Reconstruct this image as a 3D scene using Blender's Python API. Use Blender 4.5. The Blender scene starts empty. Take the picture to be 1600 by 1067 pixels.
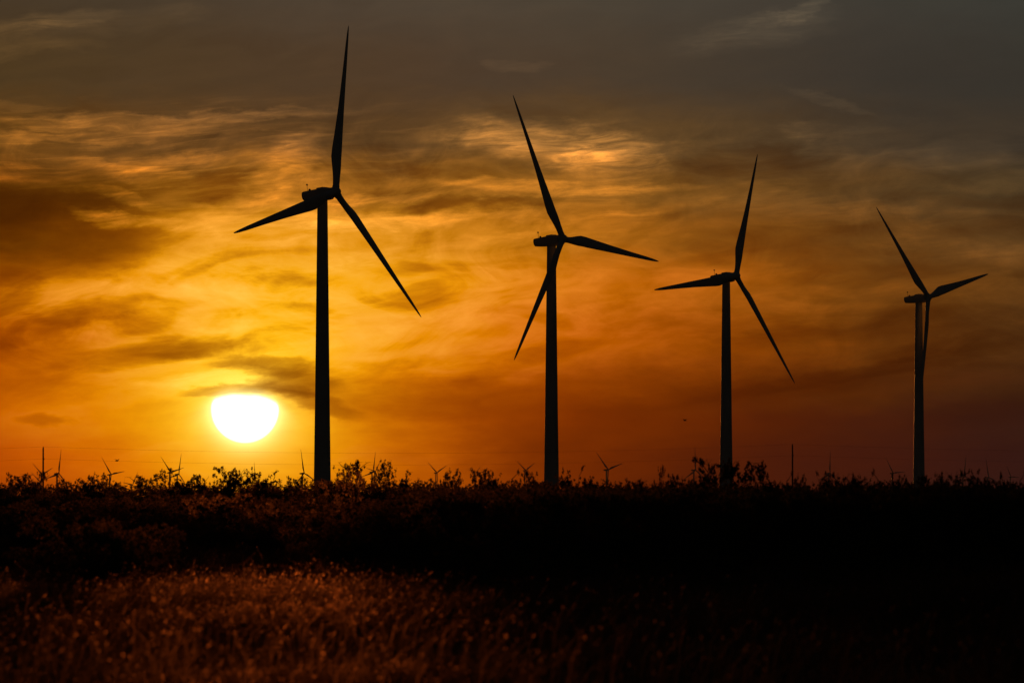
import bpy, math, random
import numpy as np
from mathutils import Matrix, Vector

SC = bpy.context.scene
COL = SC.collection

# ------------------------------------------------------------------ camera
W, H = 1600.0, 1067.0
F = 800.0 / math.tan(math.radians(4.25))          # focal length in pixels of a 1600 wide frame
HORIZON = 770.0
CAM_Z = 2.0
PITCH = math.atan((HORIZON - H / 2) / F)
cd = bpy.data.cameras.new('camera')
cam = bpy.data.objects.new('camera', cd)
COL.objects.link(cam)
cam.location = (0, 0, CAM_Z)
cam.rotation_euler = (math.pi / 2 + PITCH, 0, 0)
cd.sensor_width = 36.0
cd.lens = 18.0 / math.tan(math.radians(4.25))
cd.clip_start = 0.5
cd.clip_end = 90000
cd.dof.use_dof = True
cd.dof.focus_distance = 1600.0
cd.dof.aperture_fstop = 4.5
SC.camera = cam

SC.render.resolution_x, SC.render.resolution_y = 1024, 682
SC.render.engine = 'CYCLES'
SC.view_settings.view_transform = 'Standard'
SC.view_settings.look = 'None'
SC.view_settings.exposure = 0.0
SC.view_settings.gamma = 1.0
SC.cycles.use_denoising = True
SC.cycles.max_bounces = 6
SC.cycles.transparent_max_bounces = 8
SC.cycles.volume_bounces = 0

SUN_PX, SUN_PY = 383.0, 639.0
SUN_AZ = (SUN_PX - 800) / F
SUN_EL = (HORIZON - SUN_PY) / F


def ray(px, py):
    """world direction with y = 1 through a point of the 1600 x 1067 frame"""
    x, u = (px - 800) / F, (H / 2 - py) / F
    c, s = math.cos(PITCH), math.sin(PITCH)
    v = Vector((x, c - s * u, s + c * u))
    return v / v.y


def at(px, py, dist):
    return Vector((0, 0, CAM_Z)) + ray(px, py) * dist


# ------------------------------------------------------------------ sky
def lin(c):
    out = []
    for v in c:
        v /= 255.0
        out.append(v / 12.92 if v <= 0.04045 else ((v + 0.055) / 1.055) ** 2.4)
    return out


world = bpy.data.worlds.new('World')
SC.world = world
world.use_nodes = True
NT = world.node_tree
NT.nodes.clear()


class Graph:
    def __init__(self, nt):
        self.nt = nt

    def put(self, sock, v):
        if v is None:
            return
        if isinstance(v, bpy.types.NodeSocket):
            self.nt.links.new(v, sock)
        else:
            sock.default_value = v

    def node(self, kind, **kw):
        n = self.nt.nodes.new(kind)
        for k, v in kw.items():
            setattr(n, k, v)
        return n

    def math(self, op, a, b=None, c=None):
        n = self.node('ShaderNodeMath', operation=op)
        for i, v in enumerate((a, b, c)):
            self.put(n.inputs[i], v)
        return n.outputs[0]

    def vec(self, op, a, b=None, scale=None):
        n = self.node('ShaderNodeVectorMath', operation=op)
        self.put(n.inputs[0], a)
        if b is not None:
            self.put(n.inputs[1], b)
        if scale is not None:
            self.put(n.inputs['Scale'], scale)
        return n.outputs['Value'] if op in ('LENGTH', 'DOT_PRODUCT') else n.outputs['Vector']

    def comb(self, x, y, z=0.0):
        n = self.node('ShaderNodeCombineXYZ')
        for i, v in enumerate((x, y, z)):
            self.put(n.inputs[i], v)
        return n.outputs[0]

    def sep(self, v):
        n = self.node('ShaderNodeSeparateXYZ')
        self.put(n.inputs[0], v)
        return n.outputs

    def step(self, v, a, b, lo=0.0, hi=1.0, kind='SMOOTHSTEP'):
        n = self.node('ShaderNodeMapRange', interpolation_type=kind)
        for i, x in enumerate((v, a, b, lo, hi)):
            self.put(n.inputs[i], x)
        return n.outputs[0]

    def noise(self, v, scale, detail=4.0, rough=0.55, dist=0.0, color=False, lac=2.0):
        n = self.node('ShaderNodeTexNoise', noise_dimensions='3D')
        self.put(n.inputs['Vector'], v)
        n.inputs['Scale'].default_value = scale
        n.inputs['Detail'].default_value = detail
        n.inputs['Roughness'].default_value = rough
        n.inputs['Lacunarity'].default_value = lac
        n.inputs['Distortion'].default_value = dist
        return n.outputs['Color' if color else 'Fac']

    def place(self, v, cx, cy, rx, ry, rot):
        n = self.node('ShaderNodeMapping', vector_type='TEXTURE')
        self.put(n.inputs['Vector'], v)
        n.inputs['Location'].default_value = (cx, cy, 0)
        n.inputs['Rotation'].default_value = (0, 0, math.radians(rot))
        n.inputs['Scale'].default_value = (rx, ry, 1)
        return n.outputs[0]

    def mixc(self, f, a, b, op='MIX'):
        n = self.node('ShaderNodeMix', data_type='RGBA', blend_type=op)
        self.put(n.inputs[0], f)
        self.put(n.inputs[6], a)
        self.put(n.inputs[7], b)
        return n.outputs[2]


g = Graph(NT)
tc = g.node('ShaderNodeTexCoord')
dx, dy, dz = g.sep(tc.outputs['Generated'])
az = g.math('ARCTAN2', dx, dy)
el = g.math('ARCSINE', dz)
# sky chart: azimuth and elevation counted in hundredths of the frame's pixel angle
P = g.math('ADD', g.math('MULTIPLY', az, F / 100), 8.0)
Q = g.math('SUBTRACT', HORIZON / 100, g.math('MULTIPLY', el, F / 100))
PQ = g.comb(P, Q, 1.0)

n_big = g.noise(g.vec('MULTIPLY', PQ, (0.5, 1.1, 1.0)), 0.9, 2.0, 0.5, color=True)
n_fine = g.noise(g.vec('MULTIPLY', PQ, (0.55, 1.6, 1.0)), 3.2, 5.0, 0.62, color=True)
w_big = g.vec('MULTIPLY', g.vec('SUBTRACT', n_big, (0.5, 0.5, 0.5)), (1.5, 0.55, 0.0))
w_fine = g.vec('MULTIPLY', g.vec('SUBTRACT', n_fine, (0.5, 0.5, 0.5)), (1.0, 0.32, 0.0))
PW = g.vec('ADD', PQ, g.vec('ADD', w_big, w_fine))
PF = g.vec('ADD', PQ, g.vec('SCALE', g.vec('ADD', w_fine, g.vec('SCALE', w_big, scale=0.25)), scale=0.75))

COLS = (0, 200, 383, 560, 750, 950, 1150, 1350, 1600)
ROWS = (
 (-40, (67,54,40),(71,59,44),(75,62,48),(77,65,52),(78,67,54),(74,66,54),(70,63,54),(64,60,52),(58,58,52)),
 (120, (76,56,30),(78,58,35),(78,58,38),(78,58,39),(78,60,44),(74,60,45),(66,56,45),(60,53,45),(54,50,43)),
 (215, (98,62,20),(96,62,26),(90,60,30),(84,57,30),(98,68,34),(94,66,34),(82,61,37),(69,55,40),(59,50,40)),
 (300, (84,44,4),(112,66,10),(170,106,24),(138,86,26),(138,88,26),(124,82,30),(98,67,33),(84,60,35),(70,55,36)),
 (370, (92,48,2),(168,98,5),(240,160,22),(226,150,24),(194,122,16),(150,94,24),(122,76,27),(102,66,29),(82,58,33)),
 (450, (180,98,1),(240,156,8),(252,182,30),(250,178,22),(222,138,8),(184,105,8),(144,85,18),(110,67,22),(84,55,26)),
 (530, (166,80,0),(216,122,0),(254,190,26),(248,170,10),(212,120,1),(172,92,1),(122,67,8),(93,53,17),(70,43,22)),
 (600, (188,91,0),(240,148,0),(255,196,18),(238,142,0),(178,86,0),(130,63,1),(98,47,7),(80,40,13),(60,35,21)),
 (660, (196,92,0),(248,152,0),(255,200,4),(236,128,0),(160,69,0),(112,47,1),(88,35,9),(70,29,17),(53,27,24)),
 (720, (186,80,0),(232,116,0),(254,176,0),(226,114,0),(142,57,0),(102,38,2),(82,30,13),(65,25,19),(48,23,24)),
 (800, (150,56,0),(208,90,0),(236,130,0),(202,86,0),(128,47,0),(96,34,3),(76,27,14),(58,23,19),(43,21,24)),
)
def warm(q, c, p):
    k = min(max((q - 200) / 300.0, 0), 1) * min(max((1900 - p) / 700.0, 0), 1)
    m = k * min(max((p - 650) / 300.0, 0), 1) * min(max((720 - q) / 100.0, 0), 1)
    return (c[0] * (1 + 0.03 * k + 0.05 * m), c[1] * (1 - 0.035 * k - 0.03 * m), c[2] * (1 - 0.45 * k - 0.2 * m))


ROWS = tuple((r[0],) + tuple(warm(r[0], c, p) for p, c in zip(COLS, r[1:])) for r in ROWS)
base = None
pw_x, pw_y, _z = g.sep(PW)
fac_x = g.step(pw_x, -2.0, 18.0, kind='LINEAR')
prev = None
for row in ROWS:
    r = g.node('ShaderNodeValToRGB')
    cr = r.color_ramp
    cr.interpolation = 'B_SPLINE'
    cr.elements[0].position, cr.elements[0].color = 0.02, lin(row[1]) + [1]
    cr.elements[1].position, cr.elements[1].color = 0.98, lin(row[-1]) + [1]
    for cx, c in zip(COLS, row[1:]):
        e = cr.elements.new((cx + 200) / 2000)
        e.color = lin(c) + [1]
    g.put(r.inputs[0], fac_x)
    q = row[0] / 100
    base = r.outputs[0] if base is None else g.mixc(g.step(pw_y, prev, q), base, r.outputs[0])
    prev = q

# cloud shapes: (x, y, half width, half height, tilt, stops of light)
BANKS = (
 (60, 365, 240, 78, 0, -0.75), (150, 395, 110, 34, -8, -0.35), (110, 330, 190, 40, 3, -0.3),
 (20, 440, 60, 22, 6, -0.9), (95, 500, 150, 26, -16, -0.7), (30, 565, 150, 70, 0, -0.5),
 (240, 552, 110, 22, -9, -0.85), (330, 540, 90, 16, -14, -0.5), (75, 657, 44, 10, 2, -0.6),
 (350, 292, 80, 30, -2, -0.95), (300, 330, 70, 10, 8, -0.4), (400, 415, 120, 36, -6, -0.45),
 (255, 436, 60, 14, 0, -0.5),
 (415, 572, 95, 17, 2, -1.2), (455, 596, 85, 20, 8, -1.2), (350, 609, 75, 9, -3, -1.0), (430, 612, 70, 8, 6, -0.6), (495, 626, 80, 15, 20, -0.7),
 (620, 615, 220, 42, 3, -0.55), (760, 650, 260, 60, 0, -0.25),
 (690, 322, 170, 15, -2, -1.0), (640, 300, 90, 12, -2, -0.5), (730, 262, 150, 24, 0, -0.5),
 (610, 370, 110, 30, 0, -0.25), (760, 400, 120, 20, -6, -0.35), (560, 250, 90, 40, 0, -0.25),
 (1200, 250, 110, 40, 10, -0.45), (1050, 262, 120, 26, 0, -0.4), (1330, 505, 260, 20, -10, -0.35), (1380, 575, 320, 12, -10, -0.35),
 (1250, 600, 330, 22, -7, -0.3), (1520, 535, 160, 16, -10, -0.35), (1570, 345, 140, 40, 0, -0.35),
 (1330, 370, 90, 30, 8, -0.35), (1560, 640, 160, 26, -6, -0.2), (1130, 380, 90, 20, 0, -0.3),
)
WISPS = (
 (870, 222, 180, 34, 6, 1.5), (945, 268, 90, 70, -35, 0.75), (740, 212, 110, 14, 4, 0.4),
 (700, 302, 230, 9, -4, 0.85), (900, 300, 200, 8, -4, 0.65), (640, 345, 260, 14, -4, 0.75), (870, 352, 150, 7, -6, 0.4),
 (230, 188, 300, 11, -3, 1.05), (110, 214, 190, 9, -4, 0.9), (360, 200, 160, 9, 0, 0.45), (120, 262, 220, 14, -5, 0.6),
 (230, 246, 120, 10, -2, 0.4), (30, 170, 80, 8, 3, 0.5),
 (240, 268, 80, 18, 4, 0.75), (200, 306, 90, 12, 10, 1.1), (170, 338, 60, 14, 12, 1.1), (235, 345, 100, 10, 12, 0.7),
 (60, 48, 130, 16, -12, 0.55), (30, 84, 110, 14, -5, 0.4), (170, 40, 150, 20, -8, 0.25),
 (445, 262, 80, 45, -30, 1.15), (480, 330, 190, 30, 0, 0.6), (330, 360, 130, 30, 6, 0.35),
 (440, 510, 170, 34, -4, 0.35), (280, 470, 180, 30, -6, 0.3), (330, 588, 110, 12, -4, 0.9), (320, 606, 90, 7, -2, 0.35),
 (1245, 18, 80, 12, -24, 0.45), (1190, 46, 110, 22, -12, 0.35), (1150, 70, 130, 16, -6, 0.2), (808, 104, 40, 12, 5, 0.3),
 (1290, 158, 90, 8, 12, 0.3), (1230, 210, 180, 14, -6, 0.3), (1270, 235, 60, 40, 30, 0.35), (1440, 250, 160, 20, 0, 0.25),
 (1330, 330, 240, 20, 4, 0.4), (1180, 300, 90, 20, -10, 0.3), (1450, 390, 200, 24, 3, 0.3), (1120, 430, 170, 20, -3, 0.25),
 (1000, 340, 130, 18, -20, 0.4),
)
sheets = []
for lst, src in ((BANKS, PF), (WISPS, PW)):
    E = None
    for (cx, cy, rx, ry, rot, s) in lst:
        # squared distance in the ellipse's own axes (the sheet vector carries a 1 in z for the offset)
        c_, s_ = math.cos(math.radians(rot)), math.sin(math.radians(rot))
        ax, ay, bx_, by_ = 100 * c_ / rx, 100 * s_ / rx, -100 * s_ / ry, 100 * c_ / ry
        u = g.vec('DOT_PRODUCT', src, (ax, ay, -(ax * cx + ay * cy) / 100))
        w = g.vec('DOT_PRODUCT', src, (bx_, by_, -(bx_ * cx + by_ * cy) / 100))
        d = g.math('MULTIPLY_ADD', u, u, g.math('MULTIPLY', w, w))
        v = g.step(d, 0.0, 1.5, s, 0.0)
        E = v if E is None else g.math('ADD', E, v)

    sheets.append(E)

# fibres of cirrus, streaks and soft puffs between the big shapes
mid = g.math('MULTIPLY', g.step(pw_y, 1.4, 2.7), g.step(pw_y, 6.8, 4.6))
lefty = g.step(pw_x, 12.0, 5.0, 0.45, 0.95)
cu = g.vec('DOT_PRODUCT', PF, (1 / 2.7, 0.0, -0.6 / 2.7))
cw = g.vec('DOT_PRODUCT', PF, (0.0, 1 / 0.95, -3.6 / 0.95))
calm = g.step(g.math('MULTIPLY_ADD', cu, cu, g.math('MULTIPLY', cw, cw)), 0.2, 1.3, 0.25, 1.0)
lefty = g.math('MULTIPLY', lefty, calm)
amp = g.math('MULTIPLY', g.math('ADD', g.math('MULTIPLY', mid, 0.8), 0.09), lefty)
rot1 = g.vec('ADD', PQ, g.vec('SCALE', w_big, scale=0.6))
rx_ = g.vec('DOT_PRODUCT', rot1, (0.996, -0.087, 0.0))
ry_ = g.vec('DOT_PRODUCT', rot1, (0.087, 0.996, 0.0))
fib2 = g.noise(g.comb(g.math('MULTIPLY', rx_, 0.55), g.math('MULTIPLY', ry_, 4.2), 31.0), 1.9, 10.0, 0.68, 0.8)
E = g.math('ADD', sheets[0], g.math('MULTIPLY', sheets[1], g.step(fib2, 0.36, 0.66, 0.45, 1.4, 'LINEAR')))
f1 = g.noise(g.comb(g.math('MULTIPLY', rx_, 0.5), g.math('MULTIPLY', ry_, 2.6), 4.0), 1.1, 10.0, 0.64, 0.9)
f2 = g.noise(g.comb(g.math('MULTIPLY', rx_, 0.62), g.math('MULTIPLY', ry_, 1.35), 12.0), 0.85, 10.0, 0.64, 1.8)
f3 = g.node('ShaderNodeTexNoise', noise_dimensions='3D', noise_type='RIDGED_MULTIFRACTAL', normalize=True)
g.put(f3.inputs['Vector'], g.comb(g.math('MULTIPLY', rx_, 0.42), g.math('MULTIPLY', ry_, 1.5), 21.0))
for k_, v_ in (('Scale', 1.0), ('Detail', 7.0), ('Roughness', 0.5), ('Lacunarity', 2.1), ('Distortion', 1.1), ('Offset', 1.0), ('Gain', 1.0)):
    f3.inputs[k_].default_value = v_
f3 = g.step(f3.outputs[0], 0.35, 0.95, -0.35, 0.65, 'LINEAR')
fsum = g.math('ADD', g.step(f1, 0.28, 0.72, -0.5, 0.5, 'LINEAR'),
              g.math('ADD', g.step(f2, 0.28, 0.72, -0.85, 0.85, 'LINEAR'), g.math('MULTIPLY', f3, 0.9)))
# thin cirrus fibres in the upper left
fib = g.noise(g.comb(g.math('MULTIPLY', rx_, 0.4), g.math('MULTIPLY', ry_, 6.0), 2.0), 2.0, 7.0, 0.6, 0.5)
fib = g.math('MULTIPLY', g.step(fib, 0.48, 0.75), g.math('MULTIPLY', g.step(pw_x, 9.0, 3.0), g.math('MULTIPLY', g.step(pw_y, 1.2, 2.2), g.step(pw_y, 3.4, 2.5))))
E = g.math('ADD', E, g.math('MULTIPLY', fib, 0.9))
E = g.math('ADD', E, g.math('MULTIPLY', fsum, amp))

# aureole round the sun
def radius(cx, cy, kx, ky):
    return g.vec('LENGTH', g.vec('MULTIPLY', g.vec('SUBTRACT', PQ, (cx, cy, 1.0)), (kx, ky, 0.0)))


sp = radius(SUN_PX / 100, 6.47, 1.0, 1.2)
E = g.math('MULTIPLY', E, g.step(sp, 0.4, 1.2, 0.7, 1.0))
bn = g.node('ShaderNodeSeparateColor')
g.put(bn.inputs[0], base)
room = g.math('SUBTRACT', 1.12, bn.outputs[0])          # bright cloud has little left to gain
EP = g.math('MULTIPLY', g.math('MAXIMUM', E, 0.0), room)
EN = g.math('MINIMUM', E, 0.0)
ER = g.math('POWER', 2.0, g.math('MULTIPLY_ADD', EN, 0.84, g.math('MULTIPLY', EP, 1.08)))
EG = g.math('POWER', 2.0, g.math('MULTIPLY_ADD', EN, 1.14, g.math('MULTIPLY', EP, 0.97)))
EB = g.math('POWER', 2.0, g.math('MULTIPLY_ADD', EN, 1.3, g.math('MULTIPLY', EP, 0.75)))
pale = g.math('MULTIPLY', g.math('MULTIPLY', g.math('MAXIMUM', E, 0.0), g.math('MULTIPLY', bn.outputs[0], bn.outputs[0])), 0.05)
cloudy = g.vec('MULTIPLY', base, g.comb(ER, EG, EB))
cloudy = g.vec('ADD', cloudy, g.comb(0.0, g.math('MULTIPLY', pale, 1.7), pale))
halo = g.math('EXPONENT', g.math('MULTIPLY', sp, -1.5))
shade = g.math('POWER', 2.0, g.math('MULTIPLY', g.math('MINIMUM', E, 0.2), 1.7))
halo = g.math('MULTIPLY', halo, shade)
cloudy = g.vec('ADD', cloudy, g.vec('SCALE', g.comb(0.9, 0.84, 0.015), scale=halo))
inner = g.math('MULTIPLY', g.math('EXPONENT', g.math('MULTIPLY', sp, -4.2)), shade)
cloudy = g.vec('ADD', cloudy, g.vec('SCALE', g.comb(0.5, 1.0, 0.95), scale=inner))
# the disc, its upper limb behind the cloud
sd = radius(SUN_PX / 100, SUN_PY / 100, 1.0, 1.0)
disc = g.step(sd, 0.545, 0.485)
edge = g.math('ADD', 6.185, g.math('MULTIPLY', g.math('SUBTRACT', g.noise(PQ, 1.6, 3.0), 0.5), 0.10))
edge = g.math('ADD', edge, g.math('MULTIPLY', g.math('POWER', g.math('ABSOLUTE', g.math('SUBTRACT', P, 3.78)), 2.5), 0.55))
cut = g.step(g.math('SUBTRACT', Q, edge), -0.05, 0.09)
cloudy = g.vec('ADD', cloudy, g.vec('SCALE', g.comb(3.0, 2.6, 1.9), scale=g.math('MULTIPLY', disc, cut)))

corona = g.math('EXPONENT', g.math('MULTIPLY', g.math('MAXIMUM', g.math('SUBTRACT', sd, 0.48), 0.0), -9.0))
cloudy = g.vec('ADD', cloudy, g.vec('SCALE', g.comb(0.5, 0.75, 0.42), scale=g.math('MULTIPLY', corona, g.step(g.math('SUBTRACT', Q, edge), -0.16, 0.12))))

sky = g.node('ShaderNodeTexSky', sky_type='NISHITA')
sky.sun_disc = False
sky.sun_elevation = SUN_EL
sky.sun_rotation = SUN_AZ
sky.altitude = 20
sky.dust_density = 2.0
b_far = g.node('ShaderNodeBackground')
g.put(b_far.inputs[0], sky.outputs[0])
b_far.inputs[1].default_value = 0.010
b_near = g.node('ShaderNodeBackground')
g.put(b_near.inputs[0], cloudy)
b_near.inputs[1].default_value = 1.0
mask = g.math('MULTIPLY', g.step(g.math('ABSOLUTE', az), math.radians(10), math.radians(5.5)),
              g.step(el, math.radians(9), math.radians(5)))
mx = g.node('ShaderNodeMixShader')
g.put(mx.inputs[0], mask)
g.put(mx.inputs[1], b_far.outputs[0])
g.put(mx.inputs[2], b_near.outputs[0])
wo = g.node('ShaderNodeOutputWorld')
g.put(wo.inputs[0], mx.outputs[0])

# ------------------------------------------------------------------ sun
sl = bpy.data.lights.new('sun', 'SUN')
sl.energy = 0.8
sl.angle = math.radians(0.5)
sl.color = (1.0, 0.31, 0.045)
sun = bpy.data.objects.new('sun', sl)
COL.objects.link(sun)
sdir = Vector((math.sin(SUN_AZ) * math.cos(SUN_EL), math.cos(SUN_AZ) * math.cos(SUN_EL), math.sin(SUN_EL)))
sun.rotation_euler = sdir.to_track_quat('Z', 'Y').to_euler()
sun.location = (0, -20, 40)


# ------------------------------------------------------------------ materials
def mat(name, col, rough=0.6, var=0.0, scale=4.0, transl=0.0, tcol=None, spec=0.3, fwd=0.0):
    m = bpy.data.materials.new(name)
    m.use_nodes = True
    nt = m.node_tree
    h = Graph(nt)
    b = nt.nodes['Principled BSDF']
    b.inputs['Roughness'].default_value = rough
    b.inputs['Specular IOR Level'].default_value = spec
    b.inputs['Base Color'].default_value = (*col, 1)
    src = None
    if var:
        t = h.node('ShaderNodeTexCoord')
        n = h.noise(t.outputs['Object'], scale, 5.0, 0.6)
        f = h.step(n, 0.3, 0.7, 1 - var, 1 + var)
        src = h.vec('SCALE', tuple(col), scale=f)
        h.put(b.inputs['Base Color'], src)
    if transl:
        tr = h.node('ShaderNodeBsdfTranslucent')
        tcol = tcol or col
        tr.inputs[0].default_value = (*tcol, 1)
        if var:
            h.put(tr.inputs[0], h.vec('SCALE', tuple(tcol), scale=f))
        ms = h.node('ShaderNodeMixShader')
        ms.inputs[0].default_value = transl
        h.put(ms.inputs[1], b.outputs[0])
        h.put(ms.inputs[2], tr.outputs[0])
        if fwd:                          # light passing nearly straight on through thin, hairy leaves
            rf = h.node('ShaderNodeBsdfRefraction', distribution='GGX')
            rf.inputs['Roughness'].default_value = 0.8
            rf.inputs['IOR'].default_value = 1.05
            rf.inputs['Color'].default_value = (1.0, 0.45, 0.30, 1)
            m2 = h.node('ShaderNodeMixShader')
            m2.inputs[0].default_value = fwd
            h.put(m2.inputs[1], ms.outputs[0])
            h.put(m2.inputs[2], rf.outputs[0])
            ms = m2
        h.put(nt.nodes['Material Output'].inputs[0], ms.outputs[0])
    return m


M_WHITE = mat('turbine_paint', (0.62, 0.63, 0.64), 0.45, 0.06, 0.25)
M_BLADE = mat('blade_gelcoat', (0.62, 0.63, 0.64), 0.4, 0.05, 0.2)
M_METAL = mat('galvanised_metal', (0.30, 0.31, 0.32), 0.4, 0.1, 3)
M_LAMP = mat('beacon_lens', (0.35, 0.05, 0.03), 0.2, 0.1, 3)
M_WOOD = mat('pole_wood', (0.12, 0.08, 0.05), 0.85, 0.3, 6)
M_WIRE = mat('wire_metal', (0.10, 0.10, 0.10), 0.5, 0.1, 3)
M_CERAM = mat('insulator_ceramic', (0.25, 0.16, 0.10), 0.25, 0.1, 3)
M_SOIL = mat('dry_soil', (0.12, 0.085, 0.05), 0.95, 0.45, 0.35, spec=0.0)
M_GRASS = mat('dry_grass', (0.10, 0.075, 0.035), 0.7, 0.5, 0.25, 0.4, (0.10, 0.07, 0.03), 0.05, 0.0025)
M_SEED = mat('grass_seed_heads', (0.22, 0.17, 0.10), 0.7, 0.4, 0.25, 0.5, (0.22, 0.17, 0.10), 0.05, 0.0110)
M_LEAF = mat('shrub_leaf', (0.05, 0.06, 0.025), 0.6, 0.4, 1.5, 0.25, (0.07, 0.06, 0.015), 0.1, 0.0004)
M_LIT_LEAF = mat('backlit_shrub_leaf', (0.12, 0.10, 0.06), 0.6, 0.4, 1.5, 0.4, (0.10, 0.07, 0.03), 0.1, 0.0013)  # lit copy of the shrub leaf, backlight and glare put into its colour
M_TWIG = mat('shrub_bark', (0.09, 0.07, 0.05), 0.9, 0.3, 8)
M_BIRD = mat('bird_feathers', (0.05, 0.045, 0.04), 0.8, 0.2, 20)


# ------------------------------------------------------------------ mesh helpers
class MB:
    """collects vertex and face arrays and links them as one mesh object"""

    def __init__(self):
        self.v, self.f, self.n = [], {}, 0

    def add(self, v, f):
        v = np.asarray(v, float).reshape(-1, 3)
        f = np.asarray(f, int)
        self.f.setdefault(f.shape[1], []).append(f + self.n)
        self.v.append(v)
        self.n += len(v)

    def mesh(self, name, m, smooth=False):
        v = np.concatenate(self.v)
        loops, starts, tot = [], [], 0
        for k, lst in self.f.items():
            a = np.concatenate(lst)
            loops.append(a.ravel())
            starts.append(tot + np.arange(len(a)) * k)
            tot += a.size
        loops, starts = np.concatenate(loops), np.concatenate(starts)
        me = bpy.data.meshes.new(name)
        me.vertices.add(len(v))
        me.vertices.foreach_set('co', v.ravel().astype(np.float32))
        me.loops.add(len(loops))
        me.loops.foreach_set('vertex_index', loops.astype(np.int32))
        me.polygons.add(len(starts))
        me.polygons.foreach_set('loop_start', starts.astype(np.int32))
        me.update(calc_edges=True)
        me.validate()
        me.materials.append(m)
        if smooth:
            me.polygons.foreach_set('use_smooth', np.ones(len(me.polygons), bool))
        return me


def link(name, me, parent=None):
    o = bpy.data.objects.new(name, me)
    COL.objects.link(o)
    o.parent = parent
    return o


def thing(name, label, cat, loc=(0, 0, 0), rotz=0.0, group=None):
    o = bpy.data.objects.new(name, None)
    COL.objects.link(o)
    o.location = loc
    o.rotation_euler = (0, 0, rotz)
    tag(o, label, cat, group)
    return o


def tag(o, label, cat, group=None):
    o['label'] = label
    o['category'] = cat
    if group:
        o['group'] = group


def loft(mb, rings, cap=True):
    """rings: list of (n,3) arrays of equal n"""
    n = len(rings[0])
    v = np.concatenate(rings)
    i = np.arange(n)
    j = (i + 1) % n
    f = []
    for k in range(len(rings) - 1):
        f.append(np.stack([k * n + i, k * n + j, (k + 1) * n + j, (k + 1) * n + i], 1))
    mb.add(v, np.concatenate(f))
    if cap:
        base_i = mb.n - len(v)
        mb.f.setdefault(n, []).append((base_i + i[::-1])[None])
        mb.f.setdefault(n, []).append((base_i + (len(rings) - 1) * n + i)[None])


def circle(n, r, z=0.0, ry=None):
    a = np.arange(n) * 2 * np.pi / n
    return np.stack([r * np.cos(a), (ry or r) * np.sin(a), np.full(n, z)], 1)


def tube(mb, pts, radii, n=6):
    pts = np.asarray(pts, float)
    rings = []
    for k in range(len(pts)):
        d = pts[min(k + 1, len(pts) - 1)] - pts[max(k - 1, 0)]
        d /= np.linalg.norm(d) + 1e-9
        a = np.cross(d, (0, 0, 1.0) if abs(d[2]) < 0.9 else (1.0, 0, 0))
        a /= np.linalg.norm(a)
        b = np.cross(d, a)
        t = np.arange(n) * 2 * np.pi / n
        rings.append(pts[k] + radii[k] * (np.cos(t)[:, None] * a + np.sin(t)[:, None] * b))
    loft(mb, rings)


def box(mb, lo, hi):
    (x0, y0, z0), (x1, y1, z1) = lo, hi
    v = [(x0, y0, z0), (x1, y0, z0), (x1, y1, z0), (x0, y1, z0), (x0, y0, z1), (x1, y0, z1), (x1, y1, z1), (x0, y1, z1)]
    mb.add(v, [(3, 2, 1, 0), (4, 5, 6, 7), (0, 1, 5, 4), (1, 2, 6, 5), (2, 3, 7, 6), (3, 0, 4, 7)])


# ------------------------------------------------------------------ ground
def noise2(x, y, seed=0):
    r = np.random.RandomState(seed)
    out = 0
    for _ in range(7):
        kx, ky, p = r.normal(0, 1), r.normal(0, 1), r.uniform(0, 6.28)
        out = out + np.sin(kx * x + ky * y + p)
    return out / 7


def ground_z(x, y):
    x, y = np.asarray(x, float), np.asarray(y, float)
    r = np.hypot(x, y)
    z = 0.07 * noise2(x / 14, y / 14, 3) * np.clip(r / 40, 0, 1) * np.clip((3000 - r) / 1000, 0, 1)
    t = np.clip((r - 3600) / 5600, 0, 1)
    return z - 72 * t * t * (3 - 2 * t)


rs = np.concatenate([[0.0], np.geomspace(6, 30000, 170)])
NA = 180
aa = np.sort(np.concatenate([np.linspace(-np.pi, np.pi, 73)[:-1], np.linspace(-0.3, 0.3, NA - 72)]))
X = rs[:, None] * np.sin(aa)[None]
Y = rs[:, None] * np.cos(aa)[None]
gv = np.stack([X, Y, ground_z(X, Y)], -1).reshape(-1, 3)
i, j = np.meshgrid(np.arange(len(rs) - 1), np.arange(len(aa)), indexing='ij')
j2 = (j + 1) % len(aa)
gf = np.stack([i * len(aa) + j, (i + 1) * len(aa) + j, (i + 1) * len(aa) + j2, i * len(aa) + j2], -1).reshape(-1, 4)
mb = MB()
mb.add(gv, gf[:, ::-1])
gr = link('ground', mb.mesh('ground', M_SOIL, True))
gr['kind'] = 'structure'

# ------------------------------------------------------------------ wind turbines
R = 50.0
OVER = 4.7
TILT = math.radians(6)


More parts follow.
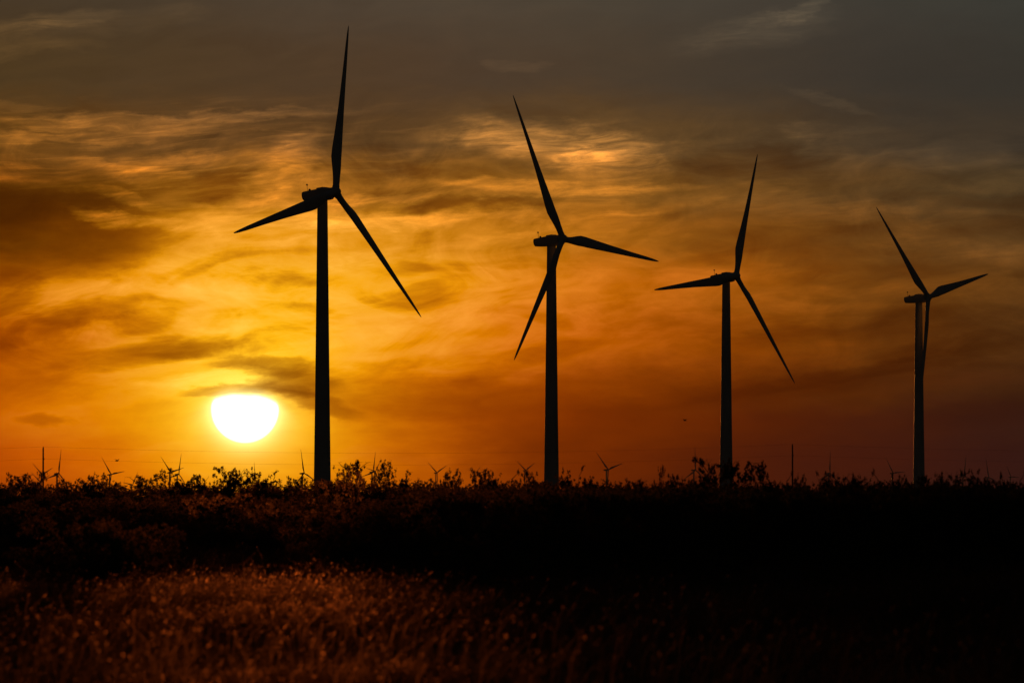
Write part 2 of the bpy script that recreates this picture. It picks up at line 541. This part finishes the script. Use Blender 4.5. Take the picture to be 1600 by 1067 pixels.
def blade_mesh():
    mb = MB()
    S = np.array([0.012, 0.035, 0.06, 0.09, 0.12, 0.16, 0.20, 0.25, 0.32, 0.40, 0.50, 0.60, 0.70, 0.80, 0.88, 0.94, 0.975, 0.992, 1.0])
    chord = np.interp(S, [0, .05, .09, .15, .20, .25, .35, .5, .7, .88, .96, .99, 1], [1.9, 1.95, 2.4, 3.35, 3.8, 3.75, 3.2, 2.5, 1.75, 1.15, .75, .4, .12])
    thick = np.interp(S, [0, .05, .1, .15, .2, .3, .5, .8, 1], [1.9, 1.9, 1.65, 1.35, 1.1, .72, .42, .18, .03])
    lead = np.interp(S, [0, .05, .2, .4, 1], [.5, .5, .30, .32, .42])
    twist = np.interp(S, [0, .2, .5, 1], [14, 11, 4, -1])
    n = 20
    a = np.arange(n) * 2 * np.pi / n
    rings = []
    for k in range(len(S)):
        cx = 0.5 * np.cos(a)
        sharp = np.clip((chord[k] / thick[k] - 1) / 1.5, 0, 1)
        # aerofoil: full nose (+), thin tail (-)
        th = np.sin(a) * (1 - sharp * 0.75 * (0.5 - cx) ** 1.3)
        y = (cx - 0.5 + lead[k]) * chord[k]
        x = 0.5 * thick[k] * th
        t = np.radians(twist[k])
        rings.append(np.stack([x * np.cos(t) + y * np.sin(t), -x * np.sin(t) + y * np.cos(t), np.full(n, S[k] * R)], 1))
    loft(mb, rings)
    return mb.mesh('blade', M_BLADE, True)


def rrect(x, w, z0, z1, r=0.5, n=6):
    pts = []
    for cx, cz, a0 in ((w - r, z1 - r, 0), (-w + r, z1 - r, 90), (-w + r, z0 + r, 180), (w - r, z0 + r, 270)):
        for k in range(n):
            t = math.radians(a0 + 90 * k / (n - 1))
            pts.append((x, cx + r * math.cos(t), cz + r * math.sin(t)))
    return np.array(pts)


def nacelle_mesh():
    # x runs from the rotor centre (0) backwards; z from the shaft
    mb = MB()
    loft(mb, [rrect(*p) for p in (
        (-11.35, 0.8, -0.1, 0.75, 0.3), (-11.25, 1.3, -0.35, 1.0, 0.4), (-10.9, 1.62, -0.8, 1.3, 0.45), (-10.55, 1.7, -1.2, 1.38, 0.5),
        (-9.8, 1.72, -1.3, 1.42, 0.5), (-6.0, 1.75, -1.65, 1.52, 0.5), (-3.2, 1.75, -1.9, 1.56, 0.55), (-2.0, 1.65, -1.85, 1.5, 0.7), (-1.45, 1.35, -1.4, 1.25, 0.9))])
    return mb.mesh('nacelle', M_WHITE, False)


def hatch_mesh():
    mb = MB()
    loft(mb, [rrect(-5.9, 1.2, 1.5, 1.66, 0.05), rrect(-5.75, 1.25, 1.5, 1.86, 0.1), rrect(-3.6, 1.25, 1.5, 1.86, 0.1), rrect(-3.3, 1.1, 1.5, 1.62, 0.05)])
    return mb.mesh('roof_hatch', M_WHITE)


def mast_mesh():
    mb = MB()
    tube(mb, [(-10.0, 0, 1.35), (-10.0, 0, 3.35)], [0.06, 0.05], 8)
    tube(mb, [(-10.0, -0.35, 3.1), (-10.0, 0.35, 3.1)], [0.04, 0.04], 6)
    for s in (-0.35, 0.35):
        tube(mb, [(-10.0, s, 3.08), (-10.0, s, 3.45)], [0.05, 0.11], 8)
    box(mb, (-10.12, -0.1, 3.3), (-9.88, 0.1, 3.6))
    return mb.mesh('weather_mast', M_METAL)


def beacon_mesh():
    mb = MB()
    rings = [circle(12, r) + np.array((-9.2, 0, z)) for r, z in ((.28, 1.36), (.3, 1.6), (.34, 1.62), (.34, 1.85), (.26, 2.02), (.1, 2.08))]
    loft(mb, rings)
    return mb.mesh('beacon_light', M_LAMP, True)


def hub_mesh():
    mb = MB()
    a = np.arange(24) * 2 * np.pi / 24
    rings = []
    for x, r in ((-1.4, 1.15), (-1.2, 1.4), (-0.6, 1.55), (0.3, 1.5), (0.9, 1.25), (1.35, 0.85), (1.6, 0.4), (1.66, 0.1)):
        rings.append(np.stack([np.full(24, x), r * np.cos(a), r * np.sin(a)], 1))
    loft(mb, rings)
    # collars where the blades are bolted on
    for k in range(3):
        t = k * 2 * math.pi / 3
        m = np.array(Matrix.Rotation(-t, 3, 'X'))
        loft(mb, [(circle(16, r, z) @ m.T) for r, z in ((1.05, 0.6), (1.05, 1.75), (0.98, 1.8))])
    return mb.mesh('hub', M_WHITE, True)


def tower_mesh(h):
    mb = MB()
    rings = []
    for t in (0, 0.003, 0.33, 0.333, 0.336, 0.66, 0.663, 0.666, 0.99, 1.0):
        r = 2.45 + (1.45 - 2.45) * t ** 0.95
        if t in (0.333, 0.663, 0.003):
            r += 0.03
        rings.append(circle(120, r, t * h))
    loft(mb, rings)
    return mb.mesh('tower', M_WHITE, True)


def door_mesh():
    mb = MB()
    a = np.radians(np.linspace(-14, 14, 7))
    rings = []
    for z in (1.6, 4.0):
        rings.append(np.concatenate([np.stack([2.50 * np.cos(a), 2.50 * np.sin(a), np.full(7, z)], 1),
                                     np.stack([2.40 * np.cos(a[::-1]), 2.40 * np.sin(a[::-1]), np.full(7, z)], 1)]))
    loft(mb, rings)
    return mb.mesh('tower_door', M_METAL)


ME = dict(blade=blade_mesh(), nacelle=nacelle_mesh(), roof_hatch=hatch_mesh(), weather_mast=mast_mesh(),
          beacon_light=beacon_mesh(), hub=hub_mesh())


def make_turbine(label):
    t = thing('wind_turbine', label, 'wind turbine', group='wind turbines across the plain')
    link('tower', tower_mesh(80.0), t)
    na = link('nacelle', ME['nacelle'], t)
    for k in ('roof_hatch', 'weather_mast', 'beacon_light'):
        link(k, ME[k], na)
    link('hub', ME['hub'], t)
    for k in range(3):
        link('blade', ME['blade'], t)
    return t


def dup(root):
    r = root.copy()
    COL.objects.link(r)
    for ch in list(root.children):
        c = ch.copy()
        COL.objects.link(c)
        c.parent = r
        for s in list(ch.children):
            d = s.copy()
            COL.objects.link(d)
            d.parent = c
    return r


def set_turbine(t, px, py, L, theta, psi, near=True):
    dist = R * F / L
    c = at(px, py, dist)
    a = math.atan2(c.x, c.y)
    ps = math.radians(psi)
    right, toward = Vector((math.cos(a), -math.sin(a), 0)), Vector((-math.sin(a), -math.cos(a), 0))
    n = right * math.sin(ps) + toward * math.cos(ps)
    foot = c - n * OVER
    foot.z = float(ground_z(foot.x, foot.y)) - 0.05
    t.location = foot
    t.rotation_euler = (0, 0, math.atan2(n.y, n.x))
    hz = c.z - foot.z
    head = Matrix.Translation((OVER, 0, hz)) @ Matrix.Rotation(-TILT, 4, 'Y')
    th = math.radians(theta)
    k = 0
    for ch in t.children:
        nm = ch.name.split('.')[0]
        if nm == 'tower':
            ch.data = tower_mesh(hz - 1.75)
        elif nm in ('nacelle', 'hub'):
            ch.matrix_local = head @ (Matrix.Rotation(-th, 4, 'X') if nm == 'hub' else Matrix.Identity(4))
        elif nm == 'blade':
            ch.matrix_local = head @ Matrix.Rotation(-th - k * 2 * math.pi / 3, 4, 'X')
            k += 1
    return t


NEAR = (
 (524.3, 300.0, 275.2, 14.6, 52.3, 'tallest and nearest wind turbine, just right of the setting sun'),
 (879.3, 373.3, 241.9, -23.0, 51.2, 'second nearest wind turbine, one blade crossing low over its tower'),
 (1150.3, 431.0, 211.2, 22.7, 52.2, 'third large wind turbine, tower rising behind the tallest scrub clump'),
 (1450.5, 464.5, 188.0, -42.7, 57.5, 'smallest of four large turbines, lower blade hanging along its tower'),
)
proto = make_turbine(NEAR[0][5])
for n, (px, py, L, th, psi, lab) in enumerate(NEAR):
    t = proto if n == 0 else dup(proto)
    t['label'] = lab
    set_turbine(t, px, py, L, th, psi)
    d = link('tower_door', door_mesh(), [c for c in t.children if c.name.startswith('tower')][0])

FAR = (
 (66.5, 741.5, 29.5, -52.0, 'distant turbine directly behind the left power pole'),
 (64.0, 753.0, 28.5, -56.0, 'distant turbine half sunk in scrub below the left power pole'),
 (92.0, 739.4, 39.8, 16.0, 'distant turbine just right of the left power pole, one blade upright'),
 (174.0, 741.0, 35.0, -38.0, 'distant turbine alone between left power pole and the sun, nacelle showing'),
 (207.5, 757.0, 26.0, 38.0, 'distant turbine sunk in scrub showing one slanting blade tip, left of sun'),
 (267.5, 738.0, 34.5, -43.0, 'distant turbine left of the sun with a Y of blades'),
 (279.5, 740.5, 34.0, 18.0, 'distant turbine close behind another left of sun, blade upright'),
 (398.3, 739.0, 18.5, 2.0, 'faintest distant turbine straight below the setting sun'),
 (475.2, 739.0, 38.0, -5.5, 'distant turbine touching the left side of the nearest tower'),
 (583.7, 737.0, 33.5, 16.0, 'distant turbine behind the scrub clump right of the nearest tower'),
 (587.0, 736.0, 24.0, 42.0, 'small distant turbine showing one slanted blade right of nearest tower'),
 (683.2, 738.2, 28.5, -54.0, 'distant turbine with a wide V of blades midway between two nearest towers'),
 (743.0, 740.0, 20.0, 52.0, 'distant turbine nearly hidden, one blade tip left of the second tower'),
 (821.9, 734.6, 27.0, -56.0, 'distant turbine with a V of blades just left of the second tower'),
 (950.6, 733.5, 39.3, -45.0, 'distant turbine standing clear in the open right of second tower'),
 (1086.9, 734.0, 37.0, 5.0, 'distant turbine with one upright blade above the tallest scrub clump'),
 (1297.0, 739.0, 35.0, 8.5, 'distant turbine right of the right power pole, one blade upright'),
 (1396.0, 739.0, 29.5, -34.0, 'distant turbine just left of the fourth large tower'),
 (1507.0, 741.7, 31.5, 15.0, 'distant turbine with upright blade, first one right of fourth tower'),
 (1545.3, 745.6, 31.5, -8.0, 'distant turbine with left leaning blade, second right of fourth tower'),
 (1580.0, 745.0, 22.0, -28.0, 'rightmost distant turbine, a short blade tip above scrub'),
)
for (px, py, L, th, lab) in FAR:
    t = dup(proto)
    t['label'] = lab
    for c in list(t.children):
        for s in list(c.children):
            bpy.data.objects.remove(s)
    set_turbine(t, px, py, L, th, 52.0)

# ------------------------------------------------------------------ power line
def pole(px, ytop, dist, label):
    top = at(px, ytop, dist)
    gz = float(ground_z(top.x, top.y))
    t = thing('utility_pole', label, 'utility pole', (top.x, top.y, gz), 0.0, 'poles of the power line')
    h = top.z - gz
    mb = MB()
    tube(mb, [(0, 0, -0.3), (0, 0, h * 0.5), (0, 0, h)], [0.19, 0.165, 0.14], 10)
    link('pole_shaft', mb.mesh('pole_shaft', M_WOOD), t)
    mb = MB()
    box(mb, (-0.07, -0.75, h - 0.40), (0.07, 0.75, h - 0.24))
    link('crossarm', mb.mesh('crossarm', M_WOOD), t)
    for (y, z) in ((0, h), (-0.65, h - 0.24), (0.65, h - 0.24), (0.0, h - 2.2)):
        mb = MB()
        off = np.array((0.0 if z > h - 2 else 0.18, y, z))
        loft(mb, [circle(8, r, q) + off for r, q in ((.07, 0), (.09, .05), (.05, .1), (.09, .15), (.04, .26))])
        link('insulator', mb.mesh('insulator', M_CERAM), t)
    return top


PD = [at(-1100, 701, 1230), None, None, at(2420, 698, 1500)]
p0 = pole(-1100, 701, 1230, 'wooden power pole far out to the left of the plain')
p1 = pole(67.5, 699.5, 1290, 'wooden power pole at far left among distant turbines')
p2 = pole(1238.2, 695.5, 1390, 'wooden power pole standing alone between third and fourth large turbines')
p3 = pole(2420, 698, 1500, 'wooden power pole far out to the right of the plain')
for (drop, lab) in ((-0.2, 'upper thin power cable strung between the wooden poles'), (2.05, 'lower thin power cable strung between the wooden poles')):
    mb = MB()
    pts = []
    for a, b in ((p0, p1), (p1, p2), (p2, p3)):
        for k in range(24):
            s = k / 24
            q = a.lerp(b, s)
            pts.append((q.x + (0.18 if drop > 0 else 0), q.y, q.z - drop - 6.0 * s * (1 - s)))
    tube(mb, pts, [0.011] * len(pts), 5)
    tag(link('power_cable', mb.mesh('power_cable', M_WIRE)), lab, 'cable', 'cables of the power line')


# ------------------------------------------------------------------ birds
def bird(px, py, dist, rz, label):
    c = at(px, py, dist)
    t = thing('bird', label, 'bird', c, rz, 'birds over the scrub')
    mb = MB()
    a = np.arange(10) * 2 * np.pi / 10
    rings = [np.stack([np.full(10, x), r * np.cos(a), z + r * np.sin(a)], 1) for x, r, z in
             ((.24, .012, .02), (.19, .035, .025), (.13, .042, .02), (.04, .075, 0), (-.08, .07, 0), (-.18, .035, .01), (-.32, .05, .015), (-.34, .01, .015))]
    loft(mb, rings)
    link('bird_body', mb.mesh('bird_body', M_BIRD, True), t)
    for s in (-1, 1):
        mb = MB()
        rings = []
        for y, z, c0, c1 in ((.04, .02, .11, -.08), (.22, .16, .12, -.09), (.42, .22, .06, -.10), (.6, .2, -.05, -.12)):
            rings.append(np.array([(c0, s * y, z), ((c0 + c1) / 2, s * y, z + .012), (c1, s * y, z), ((c0 + c1) / 2, s * y, z - .008)]))
        loft(mb, rings)
        link('wing', mb.mesh('wing', M_BIRD), t)


bird(183, 720, 900, 0.7, 'tiny bird flying left of the sun above the scrub')
bird(1070, 657, 1000, 2.5, 'tiny bird flying left of the third large tower')


# ------------------------------------------------------------------ shrubs
def shrub_geo(seed, h=1.0, spread=0.55, lobes=12, clumps=300, leaves=11, leaf=0.022, sparse=0.0, legs=5):
    """unit-high shrub: (stem builder, foliage verts (n,4,3))"""
    r = np.random.RandomState(seed)
    mb = MB()
    tips = []
    for s in range(legs):
        a = r.uniform(0, 6.28)
        out = spread * r.uniform(0.15, 0.85)
        top = h * (r.uniform(0.62, 0.98) - 0.25 * (out / spread) ** 2)
        p0 = np.array((0.03 * math.cos(a), 0.03 * math.sin(a), -0.03))
        p3 = np.array((out * math.cos(a), out * math.sin(a), top))
        p1 = p0 + np.array((0.12 * out * math.cos(a), 0.12 * out * math.sin(a), top * 0.35))
        pts = []
        for t in np.linspace(0, 1, 8):
            q = (1 - t) ** 2 * p0 + 2 * t * (1 - t) * p1 + t * t * p3 + r.normal(0, 0.012, 3) * t
            pts.append(q)
        tube(mb, pts, np.linspace(0.022, 0.005, 8), 5)
        tips.append(pts[-1])
        for b in range(6):
            k = r.randint(2, 8)
            st = pts[k]
            aa_ = a + r.normal(0, 1.1)
            ln = r.uniform(0.12, 0.34)
            en = st + np.array((ln * math.cos(aa_), ln * math.sin(aa_), ln * r.uniform(0.0, 1.1)))
            en[2] = min(en[2], h * 0.99)
            md = (st + en) / 2 + r.normal(0, 0.015, 3)
            tube(mb, [st, md, en], [0.008, 0.006, 0.003], 4)
            tips += [en, md]
            for tw in range(2):
                e2 = en + r.normal(0, 0.07, 3) + np.array((0, 0, 0.05))
                e2[2] = min(e2[2], h)
                tube(mb, [en, e2], [0.003, 0.0015], 3)
                tips.append(e2)
    tips = np.array(tips)
    # lobes of the crown round the ends of the limbs, each an uneven ball of leaf clumps
    k = r.permutation(len(tips))[:lobes]
    lc = tips[k]
    lr = r.uniform(0.10, 0.20, len(k)) * (0.8 if sparse else 1.0)
    lc[:, 2] = np.minimum(lc[:, 2], h - lr * 0.8)
    if not sparse:                       # skirt of foliage down to the ground
        m = lobes // 2
        a = r.uniform(0, 6.28, m)
        q = spread * np.sqrt(r.uniform(0.05, 0.75, m))
        lc = np.concatenate([lc, np.stack([q * np.cos(a), q * np.sin(a), r.uniform(0.08, 0.5, m) * h], 1)])
        lr = np.concatenate([lr, r.uniform(0.14, 0.22, m)])
    which = r.randint(0, len(lc), clumps)
    d = r.normal(0, 1, (clumps, 3))
    d /= np.linalg.norm(d, axis=1, keepdims=True)
    cen = lc[which] + d * (lr[which] * r.uniform(0.25, 1.12, clumps) ** 0.7)[:, None] * np.array((1.15, 1.15, 0.85))
    top = tips[r.randint(0, len(tips), clumps // 6)] + r.normal(0, 0.012, (clumps // 6, 3))
    cen[:len(top)] = top
    rad = r.uniform(0.022, 0.055, clumps)
    d = r.normal(0, 1, (clumps, leaves, 3))
    d /= np.linalg.norm(d, axis=2, keepdims=True)
    pos = cen[:, None] + d * (rad[:, None, None] * r.uniform(0.2, 1.0, (clumps, leaves, 1)))
    pos = pos.reshape(-1, 3)
    n = len(pos)
    u = r.normal(0, 1, (n, 3))
    u[:, 2] = np.abs(u[:, 2]) * 0.9
    u /= np.linalg.norm(u, axis=1, keepdims=True)
    w = np.cross(u, r.normal(0, 1, (n, 3)))
    w /= np.linalg.norm(w, axis=1, keepdims=True)
    sz = leaf * r.uniform(0.6, 1.5, (n, 1))
    q = np.stack([pos - u * sz, pos + w * sz * 0.42, pos + u * sz, pos - w * sz * 0.42], 1)
    top = np.percentile(q[..., 2], 99.3)
    q[..., 2] = np.maximum(q[..., 2], 0.0) / top
    for a in mb.v:
        a[:, 2] /= top
    return mb, q


SPREADS = (.62, .55, .70, .60, .52, .66)
GEO = [shrub_geo(s, spread=sp, lobes=lo, clumps=c, leaves=15, leaf=lf, sparse=x, legs=g_) for s, sp, lo, c, lf, x, g_ in (
    (1, .62, 15, 400, .019, 0, 6), (2, .55, 13, 380, .020, 0, 5), (3, .70, 17, 420, .019, 0, 7),
    (4, .60, 20, 440, .019, 1, 7), (5, .52, 16, 360, .019, 1, 6), (6, .66, 17, 440, .020, 0, 7))]
PM = []
for (sb, q) in GEO:
    fb = MB()
    fb.add(q.reshape(-1, 3), np.arange(len(q) * 4).reshape(-1, 4))
    PM.append((sb.mesh('stems', M_TWIG), fb.mesh('foliage', M_LEAF), fb.mesh('backlit_foliage', M_LIT_LEAF)))


def shrub(px, ytop, dist, wpx, kind, label, rz=0.0, group='shrubs of the scrub belt'):
    c = at(px, ytop, dist)
    gz = float(ground_z(c.x, c.y))
    h = c.z - gz
    w = wpx / F * dist
    t = thing('shrub', label, 'shrub', (c.x, c.y, gz - 0.03), rz, group)
    sp = SPREADS[kind]
    t.scale = (w / (2 * sp), w / (2 * sp), h)
    link('stems', PM[kind][0], t)
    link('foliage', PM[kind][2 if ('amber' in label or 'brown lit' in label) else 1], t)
    return t


SKYLINE = (
 (18, 741, 320, 100, 0, 'dark shrub at the far left end of the skyline scrub'),
 (46, 737, 330, 40, 4, 'thin upright shrub left of the left power pole'),
 (115, 745, 335, 90, 1, 'low round shrub just right of the left power pole'),
 (165, 742, 340, 90, 2, 'bushy shrub under the lone distant turbine left of the sun'),
 (228, 745, 350, 90, 0, 'low shrub over the slanting blade tip left of sun'),
 (292, 737, 360, 120, 3, 'open see-through shrub in front of twin distant turbines left of sun'),
 (330, 742, 365, 80, 5, 'shrub lower left of the sun beside an open see-through one'),
 (366, 731, 360, 90, 5, 'pointed shrub directly below left edge of sun'),
 (415, 741, 370, 90, 1, 'flat shrub directly below the right half of the sun'),
 (455, 746, 350, 80, 0, 'shrub at the foot of the distant turbine left of nearest tower'),
 (545, 722, 340, 95, 0, 'tall ragged shrub at the right foot of the nearest tower'),
 (592, 722, 345, 80, 2, 'tall ragged shrub under two distant turbine blades right of nearest tower'),
 (640, 741, 340, 80, 1, 'low shrub in the dip left of the wide V turbine'),
 (722, 736, 330, 80, 2, 'airy shrub touching the right of the wide V turbine'),
 (742, 734, 320, 80, 0, 'shrub covering all but a blade tip left of second tower'),
 (790, 740, 310, 70, 1, 'shrub left of the V turbine by the second tower'),
 (838, 737, 300, 60, 4, 'small shrub hugging left side of the second tower'),
 (893, 734, 290, 75, 1, 'perky shrub hugging right side of the second tower'),
 (934, 747, 270, 80, 2, 'low shrub under the clear standing distant turbine'),
 (985, 750, 260, 80, 0, 'lowest skyline shrub, between second and third large towers'),
 (1028, 729, 255, 26, 4, 'slim single sprig shrub poking above the scrub left of third tower'),
 (1062, 742, 250, 80, 5, 'shrub at the left flank of the tallest scrub clump'),
 (1121, 717, 250, 110, 5, 'tallest scrub clump on the skyline, left of third tower'),
 (1198, 723, 245, 85, 0, 'round airy shrub at the right foot of third tower'),
 (1218, 742, 240, 70, 1, 'low shrub left of the right power pole'),
 (1262, 745, 240, 60, 2, 'low shrub right of the right power pole'),
 (1303, 738, 235, 70, 5, 'shrub over the foot of the turbine right of the right power pole'),
 (1345, 748, 235, 70, 0, 'flat shrub between right power pole and fourth tower'),
 (1378, 741, 230, 60, 1, 'bushy shrub just left of the distant turbine by fourth tower'),
 (1412, 746, 230, 60, 2, 'low shrub at the left foot of fourth tower'),
 (1460, 744, 225, 60, 4, 'small shrub at the right foot of fourth tower'),
 (1503, 735, 225, 70, 5, 'bushy shrub standing higher right of fourth tower'),
 (1548, 748, 220, 70, 0, 'low shrub under the left leaning blade at far right'),
 (1582, 741, 220, 70, 1, 'shrub at the far right end of the skyline scrub'),
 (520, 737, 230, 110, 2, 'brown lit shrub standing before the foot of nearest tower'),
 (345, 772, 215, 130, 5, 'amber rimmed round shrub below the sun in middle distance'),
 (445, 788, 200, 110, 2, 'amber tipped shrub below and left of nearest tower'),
 (610, 815, 168, 260, 0, 'large dark shrub below the nearest tower beside the lit grass'),
 (180, 832, 160, 110, 5, 'dark shrub splitting the lit grass at left'),
 (90, 795, 205, 150, 2, 'dark shrub in the middle distance below left power pole'),
 (1065, 815, 165, 130, 0, 'dark shrub below the tallest scrub clump in middle distance'),
 (1165, 838, 160, 90, 4, 'leggy dark shrub with bare stems below the third tower'),
 (1310, 826, 165, 170, 2, 'broad dark shrub below the right power pole in middle distance'),
 (905, 850, 170, 70, 1, 'small dark shrub at the field edge below second tower'),
)
rr = random.Random(4)
for (px, yt, d, w, k, lab) in SKYLINE:
    shrub(px, yt, d, w, k, lab, rr.uniform(0, 6.28))

# the closed mass of scrub below the skyline, which reads as one dark belt
TOP_X = (-400, 0, 250, 500, 650, 900, 1000, 1200, 1400, 1600, 2000)
TOP_Y = (754, 753, 758, 754, 753, 756, 758, 757, 756, 756, 756)
rt = np.random.RandomState(11)
sv, fv, sfaces, ffaces, ns, nf = [], [], [], [], 0, 0
stem_v = [np.concatenate(s.v) for s, _ in GEO]
thick = MB()
twigs = MB()


def scatter(px, ytop, dist, wpx, k, thin=1.0):
    c = at(px, ytop, dist)
    gz = float(ground_z(c.x, c.y))
    h, w = c.z - gz, wpx / F * dist
    sp = SPREADS[k]
    a = rt.uniform(0, 6.28)
    q = GEO[k][1]
    if thin < 1:
        q = q[rt.uniform(0, 1, len(q)) < thin]
    s = w / (2 * sp)
    x = q[..., 0] * math.cos(a) - q[..., 1] * math.sin(a)
    y = q[..., 0] * math.sin(a) + q[..., 1] * math.cos(a)
    v = np.stack([x * s + c.x, y * s + c.y, q[..., 2] * h + gz - 0.03], -1)
    thick.add(v.reshape(-1, 3), np.arange(len(q) * 4).reshape(-1, 4))


for px in np.arange(-330, 1930, 26):
    yt = float(np.interp(px, TOP_X, TOP_Y))
    far_d = float(np.interp(px, (0, 500, 900, 1600), (350, 370, 310, 235)))
    for row in range(4):
        d = far_d + 12 + row * 16 + rt.uniform(-6, 6)
        scatter(px + rt.uniform(-14, 14), yt + rt.uniform(-5, 10), d, rt.uniform(60, 115), rt.choice([0, 1, 2, 5]), 0.6)
    near_d = float(np.interp(px, (0, 200, 500, 640, 900, 1200, 1600), (210, 218, 172, 164, 163, 162, 158)))
    rows = 3 if px < 480 else 5
    for row in range(rows):
        d = near_d + (far_d - near_d) * (row + rt.uniform(0.1, 0.9)) / rows
        zt = float(np.interp(d, (160, 235, 370), (1.25, 1.75, 2.2))) if px < 480 else float(np.interp(d, (150, 165, 185, 235), (1.7, 2.02, 2.1, 2.15))) - float(np.interp(px, (480, 700), (0.7, 0.0)))
        yt2 = HORIZON + (CAM_Z - zt) / d * F
        scatter(px + rt.uniform(-14, 14), yt2 + rt.uniform(-6, 8), d, rt.uniform(90, 150), rt.choice([0, 1, 2, 5]), 0.6 if px < 480 else 0.85)
for k in range(46):                     # low bushes straggling out of the belt into the grass
    px = rt.uniform(-250, 1850)
    d = rt.uniform(125, 165) if px > 560 else rt.uniform(150, 215)
    zt = rt.uniform(0.7, 1.25) if px > 560 else rt.uniform(0.6, 1.1)
    if 230 < px < 470:
        continue
    scatter(px, HORIZON + (CAM_Z - zt) / d * F, d, rt.uniform(90, 190), rt.choice([0, 1, 2, 5]), 0.8)
for k in range(6):                      # scrub added at the left edge of the field to shade the grass
    scatter(105 + k * 22, 808 + rt.uniform(-6, 14), rt.uniform(143, 160), rt.uniform(120, 170), rt.choice([0, 2, 5]), 0.9)
th = link('thicket', thick.mesh('thicket', M_LEAF))
th['kind'] = 'stuff'
tag(th, 'dark belt of dense scrub closing off the field below the skyline', 'scrub')


# ------------------------------------------------------------------ grass
heads = MB()


def grass(n, r0, r1, half, seed, wide):
    r = np.random.RandomState(seed)
    rad = np.sqrt(r.uniform(r0 * r0, r1 * r1, n))
    ang = r.uniform(-half, half, n)
    x, y = rad * np.sin(ang), rad * np.cos(ang)
    dens = 0.5 + 0.5 * noise2(x / 1.6, y / 2.6, 5) + 0.4 * noise2(x / 0.5, y / 0.7, 9)
    keep = r.uniform(0, 1, n) < np.clip(dens * 1.3, 0.08, 1)
    x, y, rad = x[keep], y[keep], rad[keep]
    n = len(x)
    z = ground_z(x, y)
    tall = 0.75 + 0.6 * noise2(x / 2.6, y / 6, 8)
    tall = np.clip(tall, 0.3, 1.25)
    # heights shaped for shade: tall band shades short near grass, odd stalks catch light
    h = np.interp(rad, (58, 82, 93, 125, 140, 260), (0.22, 0.30, 0.66, 0.78, 0.55, 0.50)) * r.uniform(0.35, 1.25, n) * tall
    odd = r.uniform(0, 1, n) < 0.05
    h[odd] = np.maximum(h[odd], r.uniform(0.4, 0.85, odd.sum()))
    b = np.where(r.uniform(0, 1, n) < 0.6, r.normal(0.0, 0.8, n), r.uniform(0, 6.28, n))   # mostly bent by the wind
    lean = r.uniform(0.15, 0.9, n) * h
    lx, ly = lean * np.cos(b), lean * np.sin(b)
    face = r.uniform(0, 6.28, n)
    wx, wy = np.cos(face), np.sin(face)
    w = wide * r.uniform(0.6, 1.4, n)
    P0, P1 = np.stack([x, y, z - 0.02], 1), np.stack([x + lx * .3, y + ly * .3, z + h * .62], 1)
    P2 = np.stack([x + lx, y + ly, z + h * r.uniform(0.75, 1.0, n)], 1)
    WV = np.stack([wx * w, wy * w, 0 * w], 1)
    v = np.stack([P0 - WV, P0 + WV, P1 + WV * .8, P1 - WV * .8, P2 + WV * .25, P2 - WV * .25], 1)
    i6 = np.arange(n)[:, None] * 6
    f = np.concatenate([i6 + np.array([0, 1, 2, 3]), i6 + np.array([3, 2, 4, 5])])
    mb = MB()
    mb.add(v.reshape(-1, 3), f)
    # seed heads on two stems in three
    sel = r.uniform(0, 1, n) < 0.8
    T = P2[sel]
    D = (P2 - P1)[sel]
    D /= np.linalg.norm(D, axis=1, keepdims=True)
    m = len(T)
    ln = (0.014 + r.exponential(0.012, m))[:, None]
    for rot in (0.0, 1.57):
        fa = face[sel] + rot
        S = np.stack([np.cos(fa), np.sin(fa), 0 * fa], 1) * (r.uniform(0.003, 0.010, m)[:, None])
        q = np.stack([T - D * ln * .4, T + S, T + D * ln, T - S], 1)
        heads.add(q.reshape(-1, 3), np.arange(m * 4).reshape(-1, 4))
    return mb


gb = grass(230000, 58, 125, 0.11, 21, 0.0035)
g2 = grass(110000, 125, 260, 0.11, 22, 0.006)
for part in (g2, heads):
    for k, lst in part.f.items():
        gb.f.setdefault(k, []).extend([a + gb.n for a in lst])
    gb.v += part.v
    gb.n += part.n
n_heads = sum(len(a) for a in heads.f[4])
gm = gb.mesh('tall_grass', M_GRASS)
gm.materials.append(M_SEED)
mi = np.zeros(len(gm.polygons), np.int32)
mi[-n_heads:] = 1
gm.polygons.foreach_set('material_index', mi)
go = link('tall_grass', gm)
go['kind'] = 'stuff'
tag(go, 'tall dry seeding grass covering the field in the foreground', 'grass')

# ------------------------------------------------------------------ haze
hb = MB()
box(hb, (-4000, -60, -74), (4000, 17000, 152))
hm = bpy.data.materials.new('haze_air')
hm.use_nodes = True
hn = hm.node_tree
hn.nodes.clear()
ho = hn.nodes.new('ShaderNodeOutputMaterial')
hv = hn.nodes.new('ShaderNodeVolumePrincipled')
hv.inputs['Color'].default_value = (0.9, 0.85, 0.8, 1)
hv.inputs['Density'].default_value = 1.05e-5
hv.inputs['Anisotropy'].default_value = -0.25
hn.links.new(hv.outputs[0], ho.inputs['Volume'])
hz_o = link('haze', hb.mesh('haze', hm))
hz_o['kind'] = 'stuff'
